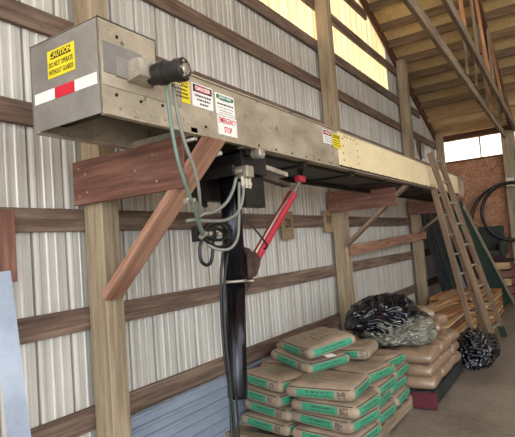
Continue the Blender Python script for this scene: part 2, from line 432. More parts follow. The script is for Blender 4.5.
# ------------------------------------------------------------ wall brackets
ZB = 2.155
def bracket(y, xo, ztop, zbot, footz, label, topx, m1='redwood', m2='brace', bw=.13):
    t = thing('wall_bracket', (.17, y, footz), label, 'bracket', 'brackets carrying the conveyor')
    board('arm_board', (-.0, y-.022, (ztop+zbot)/2), (xo-.06, y-.022, (ztop+zbot)/2), .036, ztop-zbot, M[m1], t)
    board('diagonal_brace', (.205, y+bw/2-.035, footz+.02), (topx, y+bw/2-.035, ztop-.03), bw, .042, M[m2], t, cut0=.03, cut1=-.03)
    nm = None
    for (x, z) in ((.06, ztop-.05), (.06, zbot+.05), (.12, ztop-.09), (.13, zbot+.07), (.55, zbot+.14), (xo-.28, ztop-.06), (xo-.26, zbot+.06)):
        link('nail_head', lathe_bm((x, y-.040, z), (x, y-.0435, z), [(0, .006), (.003, .005)], 8), M['steel'], t)
    return t
bracket(1.99, .97, ZB, 1.885, 1.30, 'nearest wall bracket with dark red arm board and diagonal brace, below the caution guard box', 1.06, bw=.15)
bracket(5.69, .93, ZB, 1.90, 1.47, 'middle wall bracket with reddish arm board and pale diagonal brace on the tall post', .98, 'redwood', 'ladder', .10)
bracket(9.15, .93, ZB, 1.92, 1.60, 'farthest wall bracket behind the ladders', .95, 'redwood', 'ladder', .10)
tag(board('wooden_rail', (.20, 5.80, 1.42), (.20, 9.40, 1.53), .04, .13, M['brace']), 'long wooden rail nailed across the middle and third posts below the brackets', 'rail')
# number tags
def plate(y0, y1, z0, z1, label, num):
    t = tag(link('number_plate', box_bm(.018, y1-y0, z1-z0, .002, c=(.012, (y0+y1)/2, (z0+z1)/2)), M['cardboard']), label, 'sign')
    MX = lambda y, z: Matrix(((0, 0, 1, .0222), (1, 0, 0, y), (0, 1, 0, z), (0, 0, 0, 1)))
    text('number', num, .13, MX((y0+y1)/2, (z0+z1)/2+.02), M['labelblack'], t, bold=.003)
plate(4.46, 4.70, 1.60, 1.90, 'wooden plate marked 20 hung on the wall behind the red cylinder', '20')
plate(5.50, 5.72, 1.66, 1.93, 'wooden plate marked 10 on the wall left of the middle post', '10')

# ------------------------------------------------------------ conveyor
cv = thing('conveyor', (.76, 1.36, 2.15), 'long steel conveyor trough on wall brackets with warning labels and a black support tube', 'conveyor')
X0, X1, Y0, YJ, YE = .52, 1.0, 1.36, 3.78, 9.10
zb, zt = 2.15, 2.455
def slab(name, x0, x1, y0, y1, z0, z1, mat, parent=cv, bevel=.002):
    return link(name, box_bm(x1-x0, y1-y0, z1-z0, bevel, c=((x0+x1)/2, (y0+y1)/2, (z0+z1)/2)), mat, parent)
T = .006
side = slab('side_panel', X1-T, X1, 1.70, YJ, zb, zt, M['conv'])
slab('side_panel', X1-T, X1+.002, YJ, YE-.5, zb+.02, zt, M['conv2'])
link('side_panel', prism_bm([(YE-.5, zb+.02), (YE-.12, zb-.02), (YE, zb+.12), (YE, zt-.02), (YE-.5, zt)], 'x', X1-T, X1+.002), M['conv'], cv)
slab('inner_side_panel', X0, X0+T, 1.70, YE, zb, zt, M['conv'])
slab('top_flange', X1-.05, X1+.012, 1.70, YE-.1, zt-.004, zt+.004, M['conv'])
slab('bottom_flange', X1-.07, X1+.012, 2.42, YE-.5, zb-.006, zb+.002, M['conv'])
slab('bottom_flange', X1-.02, X1+.012, 1.37, 2.42, zb-.006, zb+.002, M['conv'])
slab('belt', X0+.02, X1-.02, 1.75, YE-.02, zt-.11, zt-.095, M['dark'])
# guard box
g = slab('guard_box', X0, X1, Y0, Y0+T, zb, 2.562, M['box'])
g2 = bmesh.new()
for a in ((X1-T, X1, Y0, 1.70, zb, 2.562), (X0, X0+T, Y0, 1.70, zb, 2.562), (X0, X1, Y0, 1.70, 2.556, 2.562), (X0, X1, 1.694, 1.70, 2.46, 2.562)):
    box_bm(a[1]-a[0], a[3]-a[2], a[5]-a[4], c=((a[0]+a[1])/2, (a[2]+a[3])/2, (a[4]+a[5])/2), bm=g2)
link('guard_side', g2, M['conv'], cv)
# overlapping patched sheets on the guard side
slab('cover_sheet', X1, X1+.004, Y0+.01, 1.86, zb+.12, zb+.30, M['conv'])
slab('cover_sheet', X1, X1+.008, Y0+.015, 1.60, 2.325, 2.46, M['box'])
# rim under the guard box, roller and cross bars seen from below
bm = bmesh.new()
for a in ((X0, X0+.05, Y0, 2.0, zb-.004, zb+.004), (X0, X1, 1.92, 1.97, zb, zb+.03)):
    box_bm(a[1]-a[0], a[3]-a[2], a[5]-a[4], c=((a[0]+a[1])/2, (a[2]+a[3])/2, (a[4]+a[5])/2), bm=bm)
link('bottom_rim', bm, M['steel'], cv)
link('end_roller', lathe_bm((X0+.02, 1.50, 2.30), (X1-.02, 1.50, 2.30), [(0, .10), (.44, .10)], 24), M['dark'], cv, smooth=False)
tube('drain_pipe', [(.60, 1.98, 2.125), (.98, 1.98, 2.135)], .012, M['steel'], cv, smooth_n=1)
tube('drain_pipe', [(.70, 2.16, 2.05), (1.0, 2.16, 2.075)], .013, M['steel'], cv, smooth_n=1)
# underside: return pan and cross members
slab('return_pan', X0+.03, X1-.07, 2.44, YE-.3, zb-.03, zb-.01, M['dark'])
for y in (2.46, 3.2, 4.1, 5.0, 6.5, 7.4, 8.3): slab('cross_member', X0, X1-.03, y, y+.05, zb-.045, zb-.008, M['dark'])
slab('inner_rail', X0+.02, X0+.05, 2.44, YE-.3, zb-.07, zb, M['dark'])
# bolts & rivets
def rivet(y, z, rr=.007):
    link('rivet', lathe_bm((X1+.001, y, z), (X1+.007, y, z), [(0, rr), (.005, rr*.85)], 8), M['dark'], cv)
y = 2.55
while y < YE-.6: rivet(y, zb+.018); y += .21
for y in (1.46, 1.55, 1.64, 1.73, 1.82): link('rivet', lathe_bm((X1+.001, y, zb+.035), (X1+.008, y, zb+.035), [(0, .008), (.005, .007)], 8), M['steel'], cv)
for y in (3.92, 3.98, 4.06, 4.14): rivet(y, zt-.03)
for z in (.05, .11, .17, .23):
    for y in (3.88, 4.2): rivet(y, zb+z+.02)
for y, z in ((1.44, 2.24), (1.58, 2.24), (1.72, 2.25), (2.04, 2.20), (1.46, 2.50)): rivet(y, z, .008)
# hydraulic motor on the side
mt = link('motor_mount', prism_bm([(X1, 2.31), (X1+.085, 2.325), (X1+.085, 2.40), (X1, 2.405)], 'y', 1.50, 1.63), M['steel'], cv)
slab('mount_arm', X1+.006, X1+.014, 1.44, 1.66, 2.32, 2.41, M['box'])
md = link('drive_motor', lathe_bm((X1+.05, 1.60, 2.352), (X1+.235, 1.63, 2.342), [(0, .040), (.005, .046), (.05, .046), (.052, .052), (.085, .052), (.087, .046), (.14, .046), (.142, .052), (.180, .052), (.186, .046)], 24), M['motor'], cv)
link('motor_cap', lathe_bm((X1+.234, 1.630, 2.342), (X1+.245, 1.632, 2.342), [(0, .028), (.008, .024), (.010, .010)], 16), M['steel'], md)
for k in range(6):
    a = k*math.pi/3; bm = lathe_bm((X1+.234, 1.63+.037*math.cos(a), 2.342+.037*math.sin(a)), (X1+.245, 1.63+.037*math.cos(a), 2.342+.037*math.sin(a)), [(0, .006), (.008, .006)], 6)
    link('cap_bolt', bm, M['steel'], md)
# signs
MXs = lambda y, z, x=X1+.0042: Matrix(((0, 0, 1, x), (1, 0, 0, y), (0, 1, 0, z), (0, 0, 0, 1)))
MYs = lambda x, z, y=Y0-.0032: Matrix(((1, 0, 0, x), (0, 0, -1, y), (0, 1, 0, z), (0, 0, 0, 1)))
def bars(parent, y0, y1, zs, mat, x, hh=.006):
    bm = bmesh.new()
    rng = random.Random(int(y0*1000))
    for z in zs:
        y = y0+rng.random()*.01
        while y < y1-.008:
            wd = .006+rng.random()*.014; wd = min(wd, y1-y)
            box_bm(.0008, wd, hh, c=(x, y+wd/2, z), bm=bm); y += wd+.005
    return link('small_print', bm, mat, parent)
c1 = slab('caution_label', .655, .845, Y0-.003, Y0, 2.372, 2.498, M['yellow'], bevel=0)
slab('caution_header', .678, .824, Y0-.0036, Y0-.001, 2.457, 2.489, M['labelblack'], c1, 0)
text('lettering', 'CAUTION', .034, MYs(.751, 2.473, Y0-.0042), M['yellow'], c1, bold=.0008)
text('lettering', 'DO NOT OPERATE', .032, MYs(.75, 2.430), M['labelblack'], c1, sx=.62, bold=.0006)
text('lettering', 'WITHOUT GUARDS', .032, MYs(.75, 2.395), M['labelblack'], c1, sx=.60, bold=.0006)
slab('reflective_stripe', .545, .695, Y0-.002, Y0, 2.276, 2.326, M['white'], bevel=0)['label'] = 'white left end of the reflective stripe'
slab('reflective_stripe', .695, .835, Y0-.002, Y0, 2.276, 2.326, M['labelred'], bevel=0)['label'] = 'red middle of the reflective stripe'
slab('reflective_stripe', .835, .980, Y0-.002, Y0, 2.276, 2.326, M['white'], bevel=0)['label'] = 'white right end of the reflective stripe'
c2 = slab('caution_label', X1, X1+.003, 1.785, 1.925, 2.297, 2.412, M['yellow'], bevel=0)
slab('caution_header', X1, X1+.0036, 1.80, 1.912, 2.379, 2.406, M['labelblack'], c2, 0)
text('lettering', 'CAUTION', .026, MXs(1.856, 2.392, X1+.0042), M['yellow'], c2, sx=.9, bold=.0008)
bars(c2, 1.80, 1.912, (2.362, 2.343, 2.324), M['labelblack'], X1+.0036, .009)
d = slab('danger_label', X1, X1+.003, 1.945, 2.115, 2.297, 2.420, M['white'], bevel=0)
slab('danger_header', X1, X1+.0036, 1.952, 2.108, 2.375, 2.414, M['labelblack'], d, 0)
link('danger_oval', prism_bm([(2.03+.068*math.cos(a)*1, 2.3945+.0155*math.sin(a)) for a in [k*math.pi/12 for k in range(24)]], 'x', X1+.003, X1+.0044), M['labelred'], d)
text('lettering', 'DANGER', .030, MXs(2.03, 2.394, X1+.0052), M['white'], d, bold=.0008)
bars(d, 1.955, 2.105, (2.357,), M['labelblack'], X1+.0036, .010); bars(d, 1.975, 2.09, (2.336,), M['labelblack'], X1+.0036, .010); bars(d, 1.995, 2.07, (2.315,), M['labelblack'], X1+.0036, .010)
sg = slab('safety_label', X1, X1+.003, 2.14, 2.315, 2.292, 2.412, M['white'], bevel=0)
link('safety_header', prism_bm([(2.148, 2.403), (2.148, 2.383), (2.19, 2.375), (2.26, 2.375), (2.307, 2.383), (2.307, 2.403)], 'x', X1+.003, X1+.0042), M['labelgreen'], sg)
text('lettering', 'SAFETY FIRST', .020, MXs(2.2275, 2.390, X1+.005), M['white'], sg, sx=1.0, bold=.0005)
bars(sg, 2.155, 2.30, (2.353,), M['labelblack'], X1+.0036, .009); bars(sg, 2.155, 2.30, (2.332, 2.316, 2.303), M['hosegray'], X1+.0036, .004)
es_ = slab('emergency_stop_label', X1, X1+.003, 2.148, 2.325, 2.180, 2.288, M['white'], bevel=0)
text('lettering', 'EMERGENCY', .046, MXs(2.237, 2.260), M['labelred'], es_, sx=.60, bold=.0003)
text('lettering', 'STOP', .046, MXs(2.237, 2.210), M['labelred'], es_, sx=.66, bold=.0005)
d2 = slab('danger_label', X1+.002, X1+.005, 3.50, 3.655, 2.318, 2.428, M['white'], bevel=0)
slab('danger_header', X1+.002, X1+.0056, 3.505, 3.65, 2.385, 2.422, M['labelblack'], d2, 0)
link('danger_oval', prism_bm([(3.578+.062*math.cos(a), 2.4035+.014*math.sin(a)) for a in [k*math.pi/12 for k in range(24)]], 'x', X1+.0056, X1+.0064), M['labelred'], d2)
text('lettering', 'DANGER', .028, MXs(3.578, 2.403, X1+.0072), M['white'], d2)
bars(d2, 3.51, 3.645, (2.37, 2.352, 2.335), M['hosegray'], X1+.0056, .006)
c3 = slab('caution_label', X1+.002, X1+.005, 3.675, 3.83, 2.305, 2.42, M['yellow'], bevel=0)
slab('caution_header', X1+.002, X1+.0056, 3.69, 3.815, 2.385, 2.41, M['labelblack'], c3, 0)
text('lettering', 'CAUTION', .024, MXs(3.7525, 2.397, X1+.0064), M['yellow'], c3)
bars(c3, 3.69, 3.815, (2.365, 2.345, 2.326), M['labelblack'], X1+.0056, .008)

# black support tube, hanging under the conveyor
lathe = lathe_bm
sup = link('support_tube', lathe((.76, 2.56, 2.06), (.76, 2.535, 1.35), [(0, .068), (.71, .068)], 28), M['blackgloss'], cv)
link('tube_collar', lathe((.76, 2.535, 1.352), (.76, 2.5345, 1.335), [(0, .072), (.016, .072)], 28), M['steel'], sup)
link('collar_bolt', lathe((.83, 2.565, 1.34), (.875, 2.58, 1.34), [(0, .007), (.045, .007)], 8), M['steel'], sup)
link('lower_tube', lathe((.76, 2.535, 1.337), (.76, 2.475, .64), [(0, .062), (.68, .062), (.70, .058)], 28), M['blackgloss'], sup)
for o_ in (sup,) :
    for p in o_.data.polygons: p.use_smooth = len(p.vertices) == 4
for o_ in sup.children:
    for p in o_.data.polygons: p.use_smooth = len(p.vertices) == 4
# hanger frame at the tube head
slab('hanger_frame', .60, .97, 2.30, 2.33, 1.97, 2.03, M['dark']); slab('hanger_frame', .60, .66, 2.28, 2.75, 1.86, 2.14, M['dark'])
slab('hanger_plate', .66, .94, 2.44, 2.72, 2.0, 2.14, M['dark']); slab('hanger_plate', .84, .90, 2.52, 2.74, 1.80, 2.08, M['dark'])
link('gusset', prism_bm([(2.10, 2.05), (2.45, 2.0), (2.45, 1.82)], 'x', .62, .65), M['dark'], cv)
link('gauge', lathe((.97, 2.53, 2.115), (1.04, 2.53, 2.115), [(0, .030), (.05, .034), (.064, .034), (.066, .026), (.072, .024)], 24), M['steel'], cv)
link('adjusting_bar', prism_bm([(2.62, 2.09), (3.02, 2.05), (3.02, 2.02), (2.62, 2.06)], 'x', .83, .93), M['steel'], cv)
link('adjusting_bar', prism_bm([(2.62, 2.045), (3.10, 1.985), (3.10, 1.96), (2.62, 2.01)], 'x', .84, .90), M['rusty'], cv)
# valve block with hoses
vb = link('valve_block', box_bm(.085, .075, .07, .006, c=(.97, 2.42, 1.995)), M['brass'], cv)
for dy in (-.035, 0, .035):
    link('fitting', lathe((.975, 2.42+dy, 1.965), (.975, 2.42+dy, 1.90), [(0, .013), (.03, .013), (.032, .017), (.05, .017), (.052, .012), (.065, .012)], 8), M['brass'], vb)
link('fitting', lathe((.975, 2.37, 2.0), (.975, 2.325, 1.99), [(0, .014), (.05, .014)], 8), M['brass'], vb)
def P(px, py_, depth_x):
    """a point on the plane x = depth_x seen at a photo pixel (used to lay hose routes)"""
    d_ = fw+r2*((px-257.5)/F)-u2*((py_-218.5)/F); t_ = (depth_x-2.6)/d_.x
    return V((2.6, 0, 1.55))+d_*t_
hoses = [
 ('gray', .0095, [(236, 178, .975), (233, 190, .97), (226, 203, .95), (214, 212, .93), (204, 214, .92), (198, 218, .9)]),
 ('gray', .0095, [(243, 182, .975), (243, 196, .98), (238, 212, .97), (226, 220, .96), (208, 221, .96), (194, 220, .95), (186, 221, .93)]),
 ('gray', .0085, [(239, 182, .975), (239, 215, .97), (238, 236, .96), (232, 247, .95), (222, 250, .93), (210, 246, .9), (205, 238, .88)]),
 ('black', .0095, [(203, 236, .9), (200, 248, .9), (201, 260, .9), (206, 265, .9), (211, 262, .9), (213, 248, .9), (212, 236, .88), (206, 226, .86)]),
 ('black', .009, [(203, 232, .88), (214, 228, .86), (226, 234, .86), (228, 243, .88), (218, 247, .9), (206, 240, .9), (204, 230, .9), (212, 222, .88), (226, 224, .86), (232, 232, .86)]),
 ('black', .009, [(206, 236, .9), (216, 240, .9), (225, 238, .9), (228, 230, .88), (220, 224, .86), (208, 228, .86)]),
 ('green', .0085, [(166, 82, 1.11), (168, 100, 1.12), (172, 130, 1.12), (178, 160, 1.12), (186, 186, 1.10), (194, 208, 1.05), (200, 228, .98), (203, 236, .92)]),
 ('gray', .0085, [(173, 84, 1.12), (177, 110, 1.13), (184, 140, 1.13), (193, 165, 1.12), (198, 184, 1.1), (200, 205, 1.05), (199, 222, .98), (204, 234, .92)]),
 ('black', .006, [(242, 216, .86), (252, 226, .9), (262, 238, .92), (267, 246, .9), (264, 249, .86)]),
 ('black', .008, [(224, 246, .82), (221, 275, .82), (222, 320, .82), (225, 360, .83), (230, 395, .84), (232, 450, .86)]),
 ('black', .008, [(228, 250, .83), (224, 290, .84), (226, 340, .85), (231, 390, .86), (237, 455, .87)]),
 ('black', .007, [(236, 395, .80), (238, 420, .80), (240, 460, .80)]),
]
for kind_, rr, pts in hoses:
    tube('hydraulic_hose', [P(*p) for p in pts], rr, M['hose'+kind_], cv, seg=8)
for (px, py_, dx_) in ((187, 200, 1.08), (193, 201, 1.06), (202, 236, .92), (205, 234, .9), (210, 234, .9), (219, 234, .88)):
    p = P(px, py_, dx_); link('hose_coupling', lathe(p-V((0, .014, .006)), p+V((0, .014, .006)), [(0, .013), (.01, .015), (.028, .013)], 8), M['brass'], cv)
# hose tangle junction plate
slab('coupler_plate', .86, .90, 2.03, 2.20, 1.60, 1.68, M['dark'])
# red hydraulic cylinder
a_, b_ = V((.80, 3.46, 2.055)), V((.80, 2.67, 1.43))
dr = (b_-a_).normalized(); Lr = (b_-a_).length
cy = link('red_cylinder', lathe(a_+dr*.20, b_, [(0, .030), (.01, .036), (Lr-.26, .036), (Lr-.24, .030)], 20), M['red'], cv)
link('cylinder_rod', lathe(a_+dr*.04, a_+dr*.21, [(0, .013), (.17, .013)], 12), M['steel'], cy)
link('clevis', box_bm(.05, .10, .05, .008, c=(a_.x, a_.y-.01, a_.z)), M['red'], cy)
link('clevis', box_bm(.02, .05, .10, .004, c=(a_.x, a_.y, a_.z+.05)), M['dark'], cy)
tube('cylinder_line', [a_+dr*.22+V((.03, -.02, .035)), (a_+b_)/2+V((.03, -.03, .045)), b_+V((.03, -.02, .05))], .008, M['brass'], cy, smooth_n=1)
link('tube_bracket', prism_bm([(2.58, 1.56), (2.67, 1.54), (2.73, 1.48), (2.72, 1.42), (2.65, 1.30), (2.58, 1.26)], 'x', .76, .80), M['rusty'], cv)
link('tube_bracket', prism_bm([(2.58, 1.52), (2.67, 1.52), (2.73, 1.47), (2.71, 1.42), (2.66, 1.36), (2.58, 1.36)], 'x', .83, .84), M['rusty'], cv)

# ------------------------------------------------------------ sheets at the wall foot and on the left
def corrugated(name, p0, ux, uz, L, Hh, n, mat, label, amp=.016):
    """ribs run along ux; stacked along uz"""
    bm = bmesh.new(); ux, uz, p0 = V(ux).normalized(), V(uz).normalized(), V(p0); nn = ux.cross(uz)
    prof = []
    for k in range(n):
        t0 = k/n
        for dt, h in ((0, 0), (.55, 0), (.65, 1), (.85, 1), (.95, 0)): prof.append((t0+dt/n, h))
    prof.append((1, 0)); rows = []
    for t, h in prof:
        q = p0+uz*(t*Hh)+nn*(h*amp)
        rows.append([bm.verts.new(q), bm.verts.new(q+ux*L), bm.verts.new(q-nn*.0015), bm.verts.new(q+ux*L-nn*.0015)])
    for A, B in zip(rows, rows[1:]):
        bm.faces.new((A[0], A[1], B[1], B[0])); bm.faces.new((A[2], B[2], B[3], A[3]))
        bm.faces.new((A[0], B[0], B[2], A[2])); bm.faces.new((A[1], A[3], B[3], B[1]))
    return tag(link(name, bm, mat), label, 'metal sheet')
corrugated('corrugated_sheet', (.17, 2.20, .01), (0, 1, 0), (-.20, 0, 1), 2.9, .52, 7, M['bluemetal'], 'blue gray ribbed metal sheet standing lengthwise against the wall foot behind the cement bags')
bm = prism_bm([(0, 0), (.012, 0), (.018, .02), (.050, .02), (.056, 0), (.10, 0), (.10, -.003), (0, -.003)], 'z', 0, 1.53)
q = Matrix.Translation((.33, 1.335, 0)) @ Matrix.Rotation(-.135, 4, 'Y') @ Matrix.Rotation(math.radians(62), 4, 'Z')
tag(link('trim_sheet', bm, M['whitemetal'], None, q), 'white folded metal trim strip leaning in the lower left corner', 'metal sheet')
tag(board('wood_offcut', (.06, 1.365, 1.84), (.06, 1.365, 1.46), .30, .035, M['redwood'], None, up=(1, 0, 0)), 'short reddish brown board fixed to the left girt above the white trim strip', 'board')

# ------------------------------------------------------------ cement bags
random.seed(7)
def bag_bm(L, W, H, seed, puff=1.0, slump=0.0, cr=1.0):
    bm = bmesh.new(); nx, ny = 22, 16; top = []; bot = []
    for j in range(ny+1):
        rt, rb = [], []
        for i in range(nx+1):
            uu, vv = -1+2*i/nx, -1+2*j/ny
            # squircle-ish outline
            sx = math.copysign(abs(uu)**.9, uu); sy = math.copysign(abs(vv)**.9, vv)
            ex_ = 1-.05*abs(vv)**6; ey_ = 1-.05*abs(uu)**6
            x = sx*L/2*ex_; y = sy*W/2*ey_
            edge = (1-abs(uu)**9)*(1-abs(vv)**9)
            dome = .20*(1-uu*uu)*(1-vv*vv)
            n_ = noise.noise(V((x*6+seed*3.1, y*6, seed)))*.07*cr+noise.noise(V((x*16+seed, y*16, seed*2)))*.035*cr*cr
            z = H*(.62+.30*edge**.5+dome*.5*puff+n_*edge)/(1+.08*puff)
            z -= slump*H*max(0, uu)**2
            rt.append(bm.verts.new((x, y, z)))
            rb.append(bm.verts.new((x*.985, y*.985, H*(.16*(1-edge**.5)+.02*n_))))
        top.append(rt); bot.append(rb)
    for j in range(ny):
        for i in range(nx):
            bm.faces.new((top[j][i], top[j][i+1], top[j+1][i+1], top[j+1][i]))
            bm.faces.new((bot[j][i], bot[j+1][i], bot[j+1][i+1], bot[j][i+1]))
    ring = [(j, i) for j, i in [(0, i) for i in range(nx)]+[(j, nx) for j in range(ny)]+[(ny, nx-k) for k in range(nx)]+[(ny-k, 0) for k in range(ny)]]
    mids = []
    for j, i in ring:
        a, b = top[j][i].co, bot[j][i].co; m1 = a*.5+b*.5
        f = 1.02
        mids.append(bm.verts.new((m1.x*f, m1.y*f, m1.z)))
    N = len(ring)
    for k in range(N):
        j, i = ring[k]; j2, i2 = ring[(k+1) % N]
        bm.faces.new((bot[j][i], bot[j2][i2], mids[(k+1) % N], mids[k]))
        bm.faces.new((mids[k], mids[(k+1) % N], top[j2][i2], top[j][i]))
    bmesh.ops.recalc_face_normals(bm, faces=bm.faces)
    return bm
BC = [0]
def bag(cx, cy_, z, rot, label, tx=0, ty=0, mat='bag', L=BL, W=BW, H=BH, puff=1, group='concrete bags on the near pallet', cat='bag', name='concrete_bag', slump=0):
    BC[0] += 1
    mw = Matrix.Translation((cx, cy_, z)) @ Matrix.Rotation(math.radians(rot), 4, 'Z') @ Matrix.Rotation(math.radians(tx), 4, 'X') @ Matrix.Rotation(math.radians(ty), 4, 'Y')
    return tag(link(name, bag_bm(L, W, H, BC[0]*1.7, puff, slump, 2.2 if mat == 'tanplastic' else 1.3), M[mat], None, mw, True), label, cat, group)
def pallet(x0, x1, y0, y1, label, mat='truss', h=.13, name='wooden_pallet'):
    t = thing(name, ((x0+x1)/2, (y0+y1)/2, 0), label, 'pallet')
    for x in (x0+.02, (x0+x1)/2, x1-.02): board('stringer', (x, y0, h*.5), (x, y1, h*.5), .038, h-.04, M[mat], t)
    n = 7
    for k in range(n):
        y = y0+.05+(y1-y0-.1)*k/(n-1)
        board('deck_board', (x0, y, h-.010), (x1, y, h-.010), .09, .018, M[mat], t)
        if k in (0, 3, 6): board('bottom_board', (x0, y, .010), (x1, y, .010), .09, .018, M[mat], t)
    return t
pallet(.14, 1.21, 3.10, 4.48, 'wooden pallet under the near pile of concrete bags')
rows_ = ['bottom', 'second', 'third', 'fourth']
zz = [.132+.108*k for k in range(6)]
SA = 'concrete bag at the left front of the near pile, %s layer'
for k, (x, y, rt_) in enumerate(((.47, 3.42, -14), (.50, 3.44, -17), (.46, 3.41, -20), (.49, 3.42, -22))):
    bag(x, y, zz[k], rt_, SA % rows_[k])
for k, (x, y, rt_) in enumerate(((1.01, 3.34, -6), (1.00, 3.36, -10), (1.03, 3.33, -4))):
    bag(x-.02, y, zz[k], rt_, 'concrete bag at the right front of the near pile, %s layer' % rows_[k])
bag(.97, 3.31, zz[3], 4, 'plump concrete bag on the right front of the near pile, full green label facing front', puff=1.7, L=.52, H=.125)
for k, (x, y, rt_) in enumerate(((.96, 3.80, -3), (.94, 3.78, 3), (.98, 3.80, -2), (.97, 3.78, -12))):
    bag(x, y, zz[k], rt_, 'concrete bag in the middle right of the near pile, %s layer' % rows_[k])
for k, (x, y, rt_) in enumerate(((.95, 4.24, 2), (.93, 4.23, -3), (.96, 4.24, 0), (.95, 4.16, -10))):
    bag(x, y, zz[k], rt_, 'concrete bag at the back right of the near pile, %s layer' % rows_[k])
for k in range(4):
    bag(.41, 3.86, zz[k], (-4, 3, -6, 2)[k], 'concrete bag in the middle left of the near pile, %s layer' % rows_[k])
    bag(.41, 4.26, zz[k], (3, -4, 2, -3)[k], 'concrete bag at the back left of the near pile, %s layer' % rows_[k])
bag(.64, 3.66, zz[4]+.01, -28, 'concrete bag second from the top of the near pile, white paper scrap on it', tx=3, ty=4, L=.58)
bag(.42, 4.12, zz[4]+.005, -5, 'concrete bag under the back of the topmost bag of the near pile', L=.52)
bag(.86, 4.0, zz[4]+.0, 8, 'concrete bag lying loose right behind the topmost bag of the near pile', L=.42, ty=-2)
bag(.76, 3.60, zz[5]+.035, -35, 'topmost concrete bag of the near pile', tx=9, L=.52, W=.44)
tag(link('paper_scrap', box_bm(.10, .08, .002), M['white'], None, Matrix.Translation((.93, 3.42, .70)) @ Matrix.Rotation(-.5, 4, 'Z')@ Matrix.Rotation(.1, 4, 'Y')), 'white paper scrap on the bag below the topmost concrete bag', 'paper')

# ------------------------------------------------------------ second pile: tan bags in clear wrap
t = thing('maroon_pallet', (1.0, 5.1, 0), 'pallet with a dark red front rail under the clear wrapped bags', 'pallet')
board('side_rail', (.45, 4.50, .080), (1.42, 4.50, .080), .03, .14, M['maroon'], t)['label'] = 'dark red front rail'; board('side_rail', (1.38, 4.52, .085), (1.38, 5.75, .085), .03, .13, M['darksheet'], t)  # aisle-side rail is dark: the shadow on that side is in its colour
board('side_rail', (.45, 5.74, .085), (1.39, 5.74, .085), .03, .13, M['maroon'], t)
board('deck_board', (.45, 5.12, .152), (1.40, 5.12, .152), 1.24, .014, M['darksheet'], t)  # deck dark as well, shade of the pallet side put into the colour
for k in range(3):
    for j in range(3):
        for i in range(2):
            bag(1.15-i*.50, 4.72+j*.41, .160+k*.115, random.uniform(-4, 4), 'tan wrapped bag on the red pallet, %s layer, %s row, %s side' % (('bottom', 'middle', 'top')[k], ('near', 'middle', 'far')[j], ('aisle', 'wall')[i]),
                mat='tanplastic', L=.50, W=.42, H=.125, puff=1.3, group='clear wrapped bags on the red pallet', name='wrapped_bag')
for (x, y, z, rr) in ((1.08, 5.30, .54, 12), (1.05, 5.62, .54, -8), (.98, 5.45, .655, 20)):
    bag(x, y, z, rr, {12: 'tan wrapped bag lying crooked on the wrapped pile, nearest the aisle', -8: 'tan wrapped bag lying at the far top of the wrapped pile', 20: 'topmost tan wrapped bag beside the black plastic heap'}[rr], mat='tanplastic', L=.46, W=.36, H=.13, puff=1.8, group='clear wrapped bags on the red pallet', name='wrapped_bag')

def crumple(name, c, rad, mat, label, cat, seed, sub=5, amp=.16, flat=.25, crease=3.0):
    bm = bmesh.new(); bmesh.ops.create_icosphere(bm, subdivisions=sub, radius=1)
    for v_ in bm.verts:
        p = v_.co.normalized(); q = p*crease*.36+V((seed, seed*2, 0))
        a = noise.noise(q)*.9
        w_ = V((noise.noise(q*1.7+V((9, 0, 0))), noise.noise(q*1.7+V((0, 9, 0))), noise.noise(q*1.7+V((0, 0, 9)))))*.9
        ridg = 1-abs(noise.noise((q+w_)*1.8))*2.6
        ridg2 = 1-abs(noise.noise((q+w_)*3.0))*2.2
        s_ = 1+amp*(a+.6*ridg+.12*ridg2-.4)
        co = V((p.x*rad[0]*s_, p.y*rad[1]*s_, p.z*rad[2]*s_))
        zl = -rad[2]*(1-flat)
        if co.z < zl: co.z = zl+(co.z-zl)*.05
        v_.co = co+V((0, 0, rad[2]*(1-flat)))
    return tag(link(name, bm, mat, None, Matrix.Translation(c), True), label, cat)
crumple('black_plastic_heap', (.86, 4.98, .53), (.40, .40, .235), M['blackbag'], 'heap of crumpled black plastic bags on top of the wrapped pile', 'plastic bag', 3.3, 6, .22)
crumple('plastic_sheet', (.98, 4.80, .52), (.33, .26, .14), M['graybag'], 'crumpled gray clear plastic sheet below the black plastic heap', 'plastic sheet', 8.1, 6, .26, .3, 4)
crumple('plastic_sheet', (1.16, 4.92, .50), (.20, .28, .15), M['graybag'], 'crumpled gray clear plastic draped over the aisle side of the wrapped pile', 'plastic sheet', 5.4, 6, .2, .3, 4)
crumple('black_trash_bag', (1.47, 6.20, 0), (.23, .34, .22), M['blackbag'], 'full black trash bag on the floor in front of the ladder feet', 'plastic bag', 12.7, 6, .24)

# ------------------------------------------------------------ lumber
def plank(x0, x1, y0, y1, z, w_, h_, m, label, grp, dz=0):
    return tag(board('lumber_plank', (x0, y0, z), (x1, y1, z+dz), w_, h_, M[m]), label, 'plank', grp)
rng = random.Random(4)
cnt = ['near', 'far']
